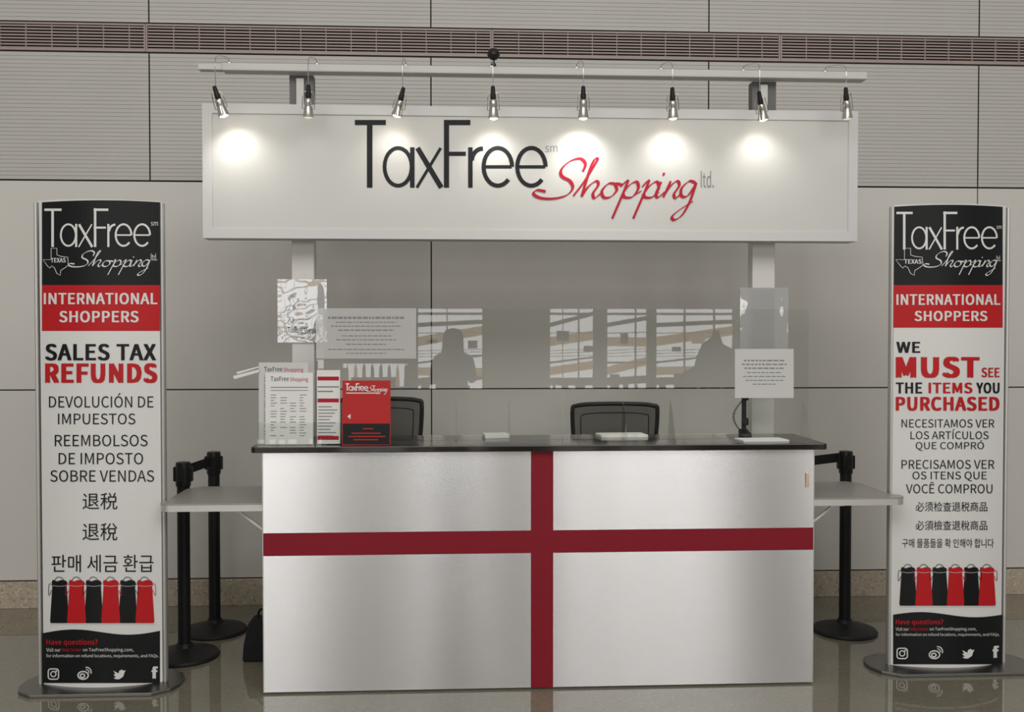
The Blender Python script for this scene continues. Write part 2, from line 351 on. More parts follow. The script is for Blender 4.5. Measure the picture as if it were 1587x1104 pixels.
# far side of the hall, with windows (seen in reflections)
YO = -15.0
wins = [(-9.5, -7.0, .45, 4.3), (-5.9, -3.1, .45, 4.3), (-2.8, -1.42, .5, 1.05), (-1.28, .11, .45, 4.3), (1.42, 2.39, .45, 4.3), (2.6, 3.5, .45, 4.3), (3.62, 5.3, .45, 4.3), (6.9, 9, .45, 4.3)]
ow = MB(); xs = [-14]+[v for p in wins for v in p[:2]]+[14]
for k in range(0, len(xs), 2): ow.box(xs[k], xs[k+1], YO-.3, YO, 0, 5.5)
for a, b, z0, z1 in wins: ow.box(a, b, YO-.3, YO, 0, z0).box(a, b, YO-.3, YO, z1, 5.5)
ow.build('wall_front', 'opp', kind='structure')
rw = random.Random(11)
for k, (a, b, WZ0, WZ1) in enumerate(wins):
    q = MB().box(a, a+.04, YO-.2, YO-.1, WZ0, WZ1).box(b-.04, b, YO-.2, YO-.1, WZ0, WZ1).box(a, b, YO-.2, YO-.1, WZ1-.04, WZ1).box(a, b, YO-.2, YO-.1, WZ0, WZ0+.04)
    if WZ1 < 2:
        x = a+.08
        while x < b-.1: q.prismy([(x, WZ0), (x+.09, WZ0), (x+.075, WZ1-rw.uniform(.08, .2)), (x+.045, WZ1-.04), (x+.015, WZ1-rw.uniform(.08, .2))], YO-.17, YO-.14, rw.choice((1, 3, 2))); x += .17
    else:
        x = a
        while x < b-.8: x += .62; q.box(x, x+.025, YO-.2, YO-.1, WZ0, WZ1)
        # ramps, railings and decks of the walkway outside
        def bar(z0_, z1_, h_, m_, y_=-.17):
            q.add([(a+.04, YO+y_, z0_), (b-.04, YO+y_, z1_), (b-.04, YO+y_, z1_+h_), (a+.04, YO+y_, z0_+h_), (a+.04, YO+y_+.03, z0_), (b-.04, YO+y_+.03, z1_), (b-.04, YO+y_+.03, z1_+h_), (a+.04, YO+y_+.03, z0_+h_)],
              [(0, 1, 2, 3), (7, 6, 5, 4), (0, 4, 5, 1), (3, 2, 6, 7)], m_)
        r_ = rw.uniform
        bar(.55, .58+r_(-.03, .1), .16, 2); bar(.76, .84+r_(-.1, .15), .17, 1); bar(1.0, 1.04+r_(-.05, .2), .04, 0)
        for j in range(3): bar(1.14+.06*j, 1.16+.06*j+r_(0, .03), .012, 0)
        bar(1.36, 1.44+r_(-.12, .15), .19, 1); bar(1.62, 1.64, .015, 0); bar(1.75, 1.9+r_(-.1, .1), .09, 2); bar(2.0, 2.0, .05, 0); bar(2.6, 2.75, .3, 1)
        x = a+.1
        while x < b-.2: h_ = r_(.1, .35); q.box(x, x+r_(.05, .22), YO-.14, YO-.11, WZ0, WZ0+h_, rw.choice((0, 3, 2))); x += r_(.15, .35)
        x = a+r_(.1, .4)
        while x < b-.2: z_ = r_(.9, 1.8); q.box(x, x+r_(.1, .3), YO-.135, YO-.12, z_, z_+r_(.06, .25), rw.choice((0, 1, 2))); x += r_(.3, .6)
    if k == 6: q.prismy([(4.1, .5), (4.2, .8), (4.45, .95), (4.5, 1.15), (4.62, 1.42), (4.75, 1.5), (4.85, 1.62), (4.98, 1.6), (5.05, 1.4), (5.26, 1.3), (5.26, .5)], YO-.11, YO-.09, 3)
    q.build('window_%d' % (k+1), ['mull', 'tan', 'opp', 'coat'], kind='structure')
    ld = bpy.data.lights.new('daylight', 'AREA'); ld.shape = 'RECTANGLE'; ld.size = b-a; ld.size_y = WZ1-WZ0; ld.color = (.99, .985, .98)
    ld.energy = 5.2*PI*(b-a)*(WZ1-WZ0)
    lo = bpy.data.objects.new('daylight', ld); COL.objects.link(lo); lo.location = ((a+b)/2, YO-.25, (WZ0+WZ1)/2); lo.rotation_euler = (math.radians(90), 0, 0)
# ------------------------------------------------------------------ service counter
xl, xr = X(408, 0, 800), X(1260, 0, 800); ZT = 1.092; ZB = 1.066; CD = .40
ct = thing('service_counter', ((xl+xr)/2, .2, 0), 'wide service counter with brushed metal front crossed by dark red stripes and black top', 'counter')
b = MB(); b.box(xl, xr, .0, .018, .012, ZB); b.box(xl, xl+.018, .018, CD, 0.0, ZB).box(xr-.018, xr, .018, CD, 0.0, ZB)
b.box(xl+.018, xr-.018, .018, CD, .08, .1).box(xl+.018, xr-.018, .018, CD, .5, .52).box(xl+.018, xr-.018, .02, .05, 0, .08)
b.build('cabinet_body', 'carc', ct)
sx0, sx1 = X(823, 0, 800), X(857, 0, 800); sz0, sz1 = .611, .710
for a, c, z0, z1 in ((xl, sx0, sz1, ZB-.003), (sx1, xr, sz1, ZB-.003), (xl, sx0, .008, sz0), (sx1, xr, .008, sz0)):
    MB().box(a+.001, c-.001, -.004, 0, z0+.001, z1-.001).build('metal_panel', 'alu', ct, uv=True)
MB().box(sx0, sx1, -.006, 0, .008, ZB-.003).build('stripe', 'red', ct, label='vertical dark red stripe')
MB().box(xl, sx0, -.005, 0, sz0, sz1).box(sx1, xr, -.005, 0, sz0, sz1).build('stripe', 'red', ct, label='horizontal dark red stripe')
tl, tr = X(388, -.03, 690), X(1283, -.03, 690)
MB().prism(rrect(tl, tr, -.035, CD+.02, .02, 4), ZB, ZT).build('countertop', 'ctop', ct, bevel=.003, label='black glossy countertop')
lx = X(1250, 0, 757); MB().box(lx-.006, lx+.006, -.012, -.004, .895, .96).build('lock', 'tape', ct, bevel=.002, label='small brass coloured lock plate')
e = MB()
for x in (xl, xr): e.box(x-.003 if x == xl else x-.001, x+.001 if x == xl else x+.003, -.005, .02, .008, ZB-.003)
e.build('edge_trim', 'alu2', ct)
# folding side shelves
for sgn, px_out, px_tot, Yt_ in ((-1, 250, 262, .12), (1, 1398, 1372, .12)):
    xo = X(px_out, .08, 790); xi = xl-.004 if sgn < 0 else xr+.004; xe = X(px_tot, .2, 790)+(.012 if sgn < 0 else -.012); zs = .838
    def outline(d):
        r = .045; y0 = .03+d; P_ = [(xi, y0)]; cx_, cy_ = xo-sgn*(r+d), y0+r
        for k in range(9):
            a_ = -PI/2+PI/2*k/8; P_.append((cx_+sgn*(r)*math.cos(a_), cy_+r*math.sin(a_)))
        P_ += [(xo-sgn*d, Yt_-.01), (xe, Yt_-d), (xe-sgn*d, .45), (xe-sgn*.05, .52-d), (xi, .52-d)]
        return P_ if sgn > 0 else P_[::-1]
    sh = MB(); sh.prism(outline(0), zs-.008, zs); sh_o = sh.build('side_shelf', 'shelf', ct, label='grey speckled fold-out side shelf')
    MB().prism(outline(.001), zs-.036, zs-.008).build('edge_band', 'alu2', sh_o, smooth=True)
    for yb in (.09, .42):
        br = MB(); s_ = sgn; x0 = xi
        br.box(min(x0, x0+s_*.012), max(x0, x0+s_*.012), yb-.012, yb+.012, zs-.22, zs-.036)
        br.box(min(x0, x0+s_*.17), max(x0, x0+s_*.17), yb-.012, yb+.012, zs-.046, zs-.036)
        br.obox(((x0+s_*.065), yb, zs-.09), (s_*.062, 0, .048), (0, .006, 0), (.003, 0, -.004*s_)); br.build('bracket', 'white', sh_o, label='white folding bracket')
# ------------------------------------------------------------------ big header sign on two posts
YH = .30
hl, hr = at(313, 160, YH)[0], at(1330, 168, YH)[0]; hz1 = Z(313, 160, YH); hz0 = Z(315, 369, YH)
hs = thing('header_sign', ((hl+hr)/2, .45, 0), 'large white overhead sign with black and red lettering raised on two posts above the counter', 'sign')
fw = .045
MB().box(hl+fw, hr-fw, YH+.006, YH+.09, hz0+fw, hz1-fw).build('sign_face', 'face', hs)
fr = MB()
for (a, c, z0, z1) in ((hl, hr, hz1-fw, hz1), (hl, hr, hz0, hz0+fw), (hl, hl+fw, hz0+fw, hz1-fw), (hr-fw, hr, hz0+fw, hz1-fw)): fr.box(a, c, YH, YH+.11, z0, z1)
fr.build('sign_frame', 'frame', hs)
P = Print(YH+.0055); Q = Print(YH+.0055)
g_ = tf(LSRC, (550, 186, 848, 291))
for pts, w_ in LOGO: P.stroke([g_(p) for p in pts], w_, 0)
P.mb.build('lettering', 'ink', hs, label='thin black upright lettering')
for pts in SCRIPT: Q.stroke([tf(SSRC, (826, 246, 1080, 341))(p) for p in pts], 5.6, 0, nib=NIB, smooth=8, lay=3)
Q.mb.build('script_lettering', 'redv', hs, label='slanted crimson script lettering')
T = Print(YH+.0055); T.text('sm', 845, 226, 864, 236, 0); T.text('ltd.', 1086, 265, 1106, 291, 0); T.mb.build('small_lettering', 'inkg', hs)
YP = .45; rz0, rz1 = Z(800, 117, .40), Z(800, 105, .40)
for a, c in ((452, 487), (1166, 1201)):
    x0, x1 = X(a, YP, 450), X(c, YP, 450)
    MB().box(x0, x1, YP, YP+.08, 0, hz1-.02).build('post', 'white', hs, bevel=.004)
    MB().box(x0-.006, x1, YP+.0, YP+.06, hz1-.02, rz0).box(x0+.03, x0+.065, YP-.02, YP, hz1-.02, rz0-.02, 1).box(x0, x1, YH+.11, YP, hz1-.25, hz1-.15, 0).build('post_bracket', ['brk', 'rail'], hs, label='dark grey bracket between sign post and light rail')
rx0, rx1 = X(345, .4, 110), X(1342, .4, 110)
MB().box(rx0, rx1, .38, .45, rz0, rz1).build('light_rail', 'rail', hs, bevel=.005)
MB().box(X(308, .4, 110), rx0, .39, .44, rz0+.006, rz1-.005).build('rail_end', 'rail', hs)
kx, kz = at(765, 84, .41)
kn = MB(); kn.lathe((kx, .41, rz1), [(.012, 0), (.012, .02), (.006, .022), (.006, kz-rz1-.02)], 12)
kn.lathe((kx, .41, kz), [(.001, -.03), (.018, -.024), (.03, -.008), (.031, .006), (.022, .022), (.001, .03)], 10)
kn.build('knob', 'blk', hs, label='black knob on top of the light rail')
# spotlights
YL = .14
sps = [(334, 140, 347, 179, 1, 3.0), (478, 138, 478, 181, 0, .15), (624, 142, 615, 179, 1, 1.5), (764, 140, 765, 183, 1, 2.4), (904, 140, 904, 183, 1, 5.0), (1042, 142, 1043, 183, 1, 2.8), (1177, 148, 1183, 185, 1, 2.0), (1311, 142, 1313, 183, 0, 0.1)]
nm = ['leftmost chrome spotlight on the rail, tilted right and lit', 'chrome spotlight above the left sign post, unlit', 'third chrome spotlight from the left, tilted left and lit', 'lit chrome spotlight straight below the black knob on the rail',
      'brightest lit chrome spotlight, fifth from the left', 'lit chrome spotlight, sixth from the left', 'lit chrome spotlight above the right sign post', 'rightmost chrome spotlight on the rail, unlit']
for (cx, cy, hx, hy, lit, en), lab in zip(sps, nm):
    A = Vector((at(cx, cy, YL)[0], YL, at(cx, cy, YL)[1])); B = Vector((at(hx, hy, YL+.03)[0], YL+.03, at(hx, hy, YL+.03)[1]))
    t = thing('spotlight', (A.x, .38, rz1), lab, 'spotlight', 'chrome spotlights along the rail')
    arm = MB(); arm.tube(spline([(A.x, .40, rz1+.004), (A.x, .385, rz1+.018), (A.x, .30, rz1+.004), (A.x, .19, rz1-.025), (A.x, YL, rz1-.06), tuple(A)], 6), .0020, 8)
    arm.lathe((A.x, .40, rz1), [(.014, 0), (.014, .004), (.006, .01)], 14); arm.build('arm', 'chrome', t, smooth=True)
    d = (B-A).normalized()
    MB().lathe(A, [(.004, -.02), (.009, -.016), (.011, .012), (.013, .02), (.013, .038), (.004, .04)], 14, axis=d).build('socket', 'blk', t, smooth=True)
    L = (B-A).length; s0 = .038
    MB().lathe(A, [(.006, s0), (.015, s0+.002), (.0175, s0+.012), (.0175, L*.55), (.019, L*.56), (.019, L*.60), (.0175, L*.61), (.0185, L*.68), (.023, L*.9), (.026, L), (.024, L), (.019, L*.8), (.0, L*.78)], 24, axis=d).build('lamp_head', 'chrome', t, smooth=True)
    MB().lathe(A, [(0, L*.8), (.016, L*.82), (.020, L*.95), (.016, L*1.04), (0, L*1.08)], 16, axis=d).build('bulb', 'bulb' if lit else 'bulbd', t, smooth=True)
    yk = MB()
    for s_ in (-1, 1):
        u = Vector((1, 0, 0)); u = (u-d*u.dot(d)).normalized()*s_
        yk.tube([A+d*.012, A+d*.012+u*.022, A+d*.05+u*.027, A+d*(L*.72)+u*.027, A+d*(L*.72)+u*.018], .0018, 6)
    yk.build('yoke', 'chrome', t, smooth=True)
    ld = bpy.data.lights.new('lamp_light', 'SPOT'); ld.energy = en; ld.spot_size = math.radians(120); ld.spot_blend = 1; ld.shadow_soft_size = .015; ld.color = (1, .97, .90)
    lo = bpy.data.objects.new('lamp_light', ld); COL.objects.link(lo); lo.location = B+d*.014
    aim = Vector((B.x+(hx-cx)*.004, YH, B.z-.24))-lo.location
    lo.rotation_euler = aim.to_track_quat('-Z', 'Y').to_euler()
# ------------------------------------------------------------------ acrylic shields and papers
YS = .20
gz1 = Z(870, 479, YS); mid = X(872, YS, 560)
for a, c, lab, feet in ((X(490, YS, 560), mid-.002, 'left clear acrylic shield standing on the counter', (512, 707, 789)), (mid+.002, X(1253, YS, 560), 'right clear acrylic shield standing on the counter', (967, 1040, 1246))):
    t = thing('acrylic_shield', ((a+c)/2, YS, ZT), lab, 'shield', 'clear acrylic shields')
    MB().box(a, c, YS, YS+.005, ZT+.001, gz1).build('pane', 'clear', t)
    for p in feet:
        x = X(p, YS, 640); MB().prismx([(YS+.005, ZT), (YS+.055, ZT), (YS+.05, ZT+.02), (YS+.02, ZT+.18), (YS+.005, ZT+.18)], x-.002, x+.002).build('foot', 'clear', t)
        MB().prismx([(YS-.11, ZT), (YS, ZT), (YS, ZT+.16), (YS-.015, ZT+.16)], x-.002, x+.002).build('foot', 'clear', t)
def notice(x0, y0, x1, y1, Y, m, label, lines, name='paper_notice', seed=1, cat='notice'):
    rnd = random.Random(seed); P = Print(Y)
    P.put([(x0, y0), (x1, y0), (x1, y1), (x0, y1)], [(0, 1, 2, 3)], 0, 0)
    for (yy, f0, f1, h) in lines:
        x = x0+(x1-x0)*f0; e_ = x0+(x1-x0)*f1
        while x < e_:
            w_ = rnd.uniform(3, 9); P.rect(x, yy, min(x+w_, e_), yy+h, 1, lay=1); x += w_+1.6
    xx, zz = at((x0+x1)/2, y1, Y)
    o = P.mb.build(name, [m, 'inkg'], loc=(xx, Y, zz)); o['label'] = label; o['category'] = cat; return o
notice(490, 478, 645, 556, YS-.003, 'milky', 'wide translucent paper notice with centred lines taped to the left shield', [(491, .12, .88, 3.5), (499, .2, .8, 1.6), (505, .15, .85, 1.6), (511, .22, .78, 2), (520, .25, .75, 1.6), (526, .2, .8, 1.6), (533, .3, .7, 1.6), (541, .12, .88, 1.6), (547, .3, .7, 1.4)])
notice(1139, 541, 1230, 617, YS-.003, 'greyp', 'small white paper notice taped to the right shield in front of the post', [(558, .15, .85, 2.2), (564, .12, .88, 2), (570, .16, .84, 2), (577, .2, .8, 1.4), (583, .14, .86, 1.4), (589, .18, .82, 1.4), (595, .3, .7, 1.4)], seed=4)
for n_, (x0, y0, x1, y1, lab) in enumerate(((430, 433, 507, 531, 'glossy pale document sleeve fixed to the left sign post'), (1147, 446, 1221, 545, 'glossy pale document sleeve fixed to the right sign post'))):
    Y = YP-.009; (a, z1), (c, z0) = at(x0, y0, Y), at(x1, y1, Y)
    t = thing('document_sleeve', ((a+c)/2, Y, z0), lab, 'document sleeve', 'pale document sleeves on the posts')
    MB().box(a, c, Y-.003, Y, z0, z1).build('front_sheet', 'sleeve', t)
    MB().box(a, c, Y+.005, Y+.008, z0, z1).build('back_sheet', 'clear', t)
    if n_ == 0:
        P = Print(Y-.003); P.text('TaxFree', 446, 507, 469, 516, 0); P.text('Shopping', 471, 508, 495, 520, 0); P.mb.build('print', ['ink', 'redv'], t)
# ------------------------------------------------------------------ holders and leaflets on the counter
def holder(x0, x1, Y, ytop, lab):
    a, c = X(x0, Y, 640), X(x1, Y, 640); z1 = Z((x0+x1)/2, ytop, Y)
    t = thing('leaflet_holder', ((a+c)/2, Y+.03, ZT), lab, 'leaflet holder', 'clear leaflet holders on the counter')
    MB().box(a, c, Y+.035, Y+.038, ZT, z1).build('back_plate', 'clear', t)
    MB().box(a, c, Y-.005, Y-.002, ZT, ZT+.1).build('front_lip', 'clear', t)
    MB().box(a, c, Y-.002, Y+.035, ZT, ZT+.003).box(a, a+.003, Y-.002, Y+.035, ZT, ZT+.1).box(c-.003, c, Y-.002, Y+.035, ZT, ZT+.1).build('tray', 'clear', t)
    return t
holder(399, 487, .03, 575, 'wide clear leaflet holder with white forms at left end of the counter')
holder(490, 528, .04, 585, 'narrow clear leaflet holder between the white forms and the red flyer')
def sheet(name, x0, x1, y0, Y0, Y1, th, arts, mats, lab, cat, group=None, zb=ZT+.004):
    """a leaning block of paper: foot at Y0, top leaning back to Y1"""
    a, c = X(x0, Y0, 640), X(x1, Y0, 640); z1 = Z((x0+x1)/2, y0, Y1)
    t = thing(name, ((a+c)/2, Y0+th/2, zb), lab, cat, group)
    MB().add([(x, y, z) for x in (a, c) for (y, z) in ((Y0, zb), (Y0+th, zb), (Y1+th, z1), (Y1, z1))], [(0, 1, 2, 3), (4, 7, 6, 5), (0, 4, 5, 1), (1, 5, 6, 2), (2, 6, 7, 3), (3, 7, 4, 0)]).build('paper', mats[0], t)
    P = Print(Y0); arts(P); s_ = (Y1-Y0)/(z1-zb)
    P.mb.v = [(x, y+(z-zb)*s_, z) for x, y, z in P.mb.v]
    P.mb.build('print', mats[1:], t); return t
def formart(x0, x1, y0, y1):
    def f_(P):
        P.text('TaxFree', x0+8, y0+6, x0+36, y0+13, 0); P.text('Shopping', x0+38, y0+7, x1-8, y0+15, 1)
        rnd = random.Random(3)
        P.rect(x0+8, y0+22, x1-8, y0+23.4, 2); P.rect(x0+8, y0+27, x1-8, y0+28, 2)
        for c_ in range(4):
            cw = (x1-x0-14)/4; cx = x0+8+c_*cw
            y = y0+34
            while y < y1-8:
                if rnd.random() < .85: P.rect(cx, y, cx+rnd.uniform(5, cw-4), y+1.1, 2)
                y += 4.2
    return f_
sheet('form_stack', 401, 478, 562, .052, .058, .006, formart(401, 478, 563, 684), ['greyp', 'ink', 'redv', 'inkg'], 'rear stack of white forms, taller one peeking up in the wide holder', 'forms', zb=ZT+.004)
sheet('form_stack', 411, 485, 578, .032, .042, .008, formart(411, 485, 578, 686), ['paper', 'ink', 'redv', 'inkg'], 'front stack of white printed forms in the wide clear holder', 'forms')
def leaf(P):
    P.rect(492, 584, 525, 590, 0); P.rect(492, 599, 525, 601, 2); P.rect(492, 606, 516, 608, 2); P.rect(492, 618, 525, 624, 0)
    for y in range(630, 676, 5): P.rect(493, y, 493+18+(y*7) % 13, y+1.5, 2)
    P.rect(492, 676, 525, 682, 0)
sheet('leaflet', 491, 527, 574, .045, .052, .006, leaf, ['paper', 'redv', 'ink', 'inkg'], 'narrow white leaflet with red bars in the narrow clear holder', 'leaflet')
def fly(P):
    P.rect(531, 657, 604, 689, 4, lay=1)
    logo(P, (535, 595, 570, 606), (568, 598, 600, 612), 1, 1, .22)
    P.rect(536, 609, 588, 610.5, 1)
    P.poly([(538, 646), (543, 642), (543, 650)], 1, 2)
    for x0, y, x1 in ((562, 664, 578), (545, 671, 590), (540, 676, 597), (548, 681, 586)): P.rect(x0, y, x1, y+1.6, 0, 2)
sheet('red_flyer', 530, 605, 590, .012, .03, .003, fly, ['redp', 'redp', 'pw', 'redv', 'inkg', 'pk'], 'red flyer with white lettering and dark foot standing beside the leaflets', 'flyer', zb=ZT+.002)
# fanned sheets at the left
fz = MB(); Y = .045
for k, (p0, p1, p2, p3) in enumerate((((361, 583), (401, 573), (401, 577), (363, 588)), ((366, 577), (401, 568), (401, 570), (368, 580)))):
    pts = [at(*p, Y+.004*k) for p in (p0, p1, p2, p3)]; fz.prismy(pts[::-1], Y+.004*k, Y+.004*k+.001)
xx, zz = at(400, 585, Y); o = fz.build('loose_sheet', 'paper', loc=(xx, Y, zz)); o['label'] = 'loose white sheets sticking out left of the form holder'; o['category'] = 'paper'
# flat papers on the top
def flat(px0, px1, Y0, Y1, th, lab, m='paper', z=ZT):
    a, c = X(px0, Y0, 680), X(px1, Y0, 680)
    o = MB().obox(((a+c)/2, (Y0+Y1)/2, z+th/2), ((c-a)/2, .006, 0), (-.006, (Y1-Y0)/2, 0), (0, 0, th/2)).build('paper_stack', m, loc=((a+c)/2, (Y0+Y1)/2, z), bevel=.001); o['label'] = lab; o['category'] = 'papers'
flat(930, 1003, .275, .40, .012, 'low stack of white papers behind the right shield near the middle chair')
flat(750, 788, .275, .39, .016, 'small white block of papers in the middle of the counter')
flat(1150, 1222, .06, .17, .008, 'white stack of papers at the right end of the counter')
# telephone
px_, pz_ = at(1156, 680, .33)
t = thing('telephone', (px_, .33, ZT), 'black telephone with coiled cord at the right end of the counter', 'telephone')
MB().prismx([(.30, ZT), (.385, ZT), (.385, ZT+.03), (.31, ZT+.012)], px_-.022, px_+.022).build('phone_base', 'blk', t, bevel=.004)
MB().prismx([(.358, ZT+.02), (.375, ZT+.02), (.375, ZT+.21), (.358, ZT+.21)], px_-.010, px_+.012).box(px_-.015, px_+.016, .335, .36, ZT+.170, ZT+.21).box(px_-.015, px_+.016, .335, .36, ZT+.05, ZT+.085).build('handset', 'blk', t, bevel=.005)
cp = []
for k in range(140):
    u = k/139; a_ = u*2*PI*16; bx_ = px_-.016-.045*math.sin(u*PI); cp.append((bx_+.005*math.cos(a_), .33+.005*math.sin(a_), ZT+.16*(1-u)+.012))
MB().tube(cp, .0016, 5).build('cord', 'blk', t, smooth=True)
# ------------------------------------------------------------------ office chairs
def chair(cx, Yb, ztop, w_, rz, lab):
    t = thing('office_chair', (0, 0, 0), lab, 'chair', 'black mesh office chairs behind the counter')
    h = w_/2; zb = ztop-.50
    prof = [(-h+.03, ztop-.008), (-h*.4, ztop), (h*.4, ztop), (h-.03, ztop-.008), (h-.006, ztop-.04), (h-.02, zb+.25), (h-.06, zb+.02), (0, zb), (-h+.06, zb+.02), (-h+.02, zb+.25), (-h+.006, ztop-.04)]
    bow = lambda x, z: Yb-.04+.04*(1-(x/h)**2)+.03*math.cos((z-zb)/.5*PI)*.3
    pp = spline([(x, bow(x, z), z) for x, z in prof], 5, True)
    MB().tube(pp, .012, 8, closed=True).build('backrest_frame', 'blk', t, smooth=True)
    inn = spline([(x*.8, bow(x*.8, z)-.004, zb+(z-zb)*.9+.0) for x, z in prof], 5, True)
    MB().tube(inn, .003, 6, closed=True).build('inner_frame', 'blk', t, smooth=True)
    n = 12; vs = []; fs = []
    for j in range(n+1):
        z = zb+.01+(ztop-zb-.012)*j/n; hw = (h-.014)*(.80 if j == 0 else 1)*(.93+.07*j/n)
        for i in range(n+1): x = -hw+2*hw*i/n; vs.append((x, bow(x, z), z))
    for j in range(n):
        for i in range(n): q = j*(n+1)+i; fs.append((q, q+1, q+n+2, q+n+1))
    MB().add(vs, fs).build('backrest_mesh', 'mesh', t, smooth=True)
    zs = zb-.06
    MB().prism(rrect(-.23, .23, Yb-.48, Yb-.05, .07, 6), zs-.05, zs+.02).build('seat', 'belt', t, bevel=.015)
    MB().tube([(0, Yb-.25, zs-.06), (0, Yb+.0, zs-.05), (0, Yb+.01, zs+.05), (0, Yb, zb+.05)], .018, 8).build('back_support', 'blk', t, smooth=True)
    MB().lathe((0, Yb-.25, .09), [(.03, 0), (.03, .25), (.018, .26), (.018, zs-.05-.09)], 16).build('gas_column', 'blkm', t, smooth=True)
    for k in range(5):
        a_ = 2*PI*k/5+.3; d = Vector((math.cos(a_), math.sin(a_), 0)); o_ = Vector((0, Yb-.25, 0))
        lg = MB().tube([o_+d*.02+Vector((0, 0, .13)), o_+d*.13+Vector((0, 0, .11)), o_+d*.24+Vector((0, 0, .075))], .014, 8).build('leg', 'blk', t, smooth=True)
        MB().lathe(o_+d*.24+Vector((0, 0, .028))-d.cross(Vector((0, 0, 1)))*.018, [(.0, 0), (.028, 0), (.028, .036), (0, .036)], 16, axis=d.cross(Vector((0, 0, 1)))).build('caster', 'blk', lg, smooth=True)
    t.location = (cx, 0, 0)
    return t
Yb = 1.08
c2a, c2b = X(884, Yb, 640), X(1018, Yb, 640)
chair((c2a+c2b)/2, Yb, Z(950, 626, Yb), c2b-c2a, 0, 'black mesh office chair behind the right half of the counter')
c1b = X(656, Yb, 640); wd = c2b-c2a
chair(c1b-wd/2, Yb, Z(630, 618, Yb), wd, 0, 'black mesh office chair behind the red flyer')
# ------------------------------------------------------------------ stanchions
def stanchion(px, py, ytop, lab):
    x, y = atz(px, py); zt = Z(px, ytop, y)
    t = thing('belt_stanchion', (x, y, 0), lab, 'stanchion', 'black belt stanchions')
    MB().lathe((x, y, 0), [(.165, 0), (.168, .008), (.16, .018), (.10, .034), (.045, .05), (.035, .07)], 40).build('base', 'blkm', t, smooth=True)
    MB().lathe((x, y, .06), [(.030, 0), (.030, zt-.17)], 24).build('pole', 'blkm', t, smooth=True)
    hd = MB().lathe((x, y, zt-.12), [(.034, 0), (.036, .01), (.036, .10), (.034, .118), (.02, .12)], 24).build('belt_head', 'blk', t, smooth=True)
    for k in range(4):
        a_ = k*PI/2; d = Vector((math.cos(a_), math.sin(a_), 0)); u = Vector((-d.y, d.x, 0))
        MB().obox(Vector((x, y, zt-.06))+d*.038, d*.008, u*.012, Vector((0, 0, .035))).build('belt_slot', 'blkm', hd, bevel=.002)
    return t, x, y, zt
s1 = stanchion(333, 979, 700, 'rear black belt stanchion to the right of the left tall sign')
s2 = stanchion(286, 1018, 716, 'front black belt stanchion beside the left tall sign, under the shelf')
s3 = stanchion(1309, 979, 699, 'black belt stanchion between the counter and the right tall sign')
def belt(t, p, q):
    p, q = Vector(p), Vector(q); c = (p+q)/2; d = (q-p)/2; n = d.cross(Vector((0, 0, 1))).normalized()
    MB().obox(c, d, n*.0012, Vector((0, 0, .024))).obox(q, d.normalized()*.012, n*.006, Vector((0, 0, .03))).build('belt', 'belt', t)
za = min(s1[3], s2[3])-.045
dv_ = (Vector((s2[1], s2[2], 0))-Vector((s1[1], s1[2], 0))).normalized()
belt(s1[0], (s1[1]+dv_.x*.036, s1[2]+dv_.y*.036, za), (s2[1]-dv_.x*.052, s2[2]-dv_.y*.052, za))
px1 = X(1201, YP, 450)
belt(s3[0], (s3[1]-.038, s3[2], s3[3]-.035), (px1+.015, YP+.05, s3[3]-.04))
# black bag on the floor
bx_, by_ = atz(408, 1026); bx_ -= .0
t = thing('tote_bag', (bx_, by_+.08, 0), 'black bag standing on the floor behind the left end of the counter', 'bag')
vs = []
for z, k in ((0, 1), (.08, .95), (.16, .8), (.19, .72)):
    for sx_, sy_ in ((-1, -1), (1, -1), (1, 1), (-1, 1)): vs.append((bx_+sx_*.10*k, by_+.08+sy_*.09*k, z))
MB().add(vs, [(3, 2, 1, 0), (12, 13, 14, 15)]+[(4*j+i, 4*j+(i+1) % 4, 4*j+4+(i+1) % 4, 4*j+4+i) for j in range(3) for i in range(4)]).build('bag_body', 'belt', t, bevel=.012)
MB().tube(spline([(bx_-.04, by_+.08, .18), (bx_-.03, by_+.08, .23), (bx_+.03, by_+.08, .23), (bx_+.04, by_+.08, .18)], 6), .006, 8).build('handle', 'belt', t, smooth=True)
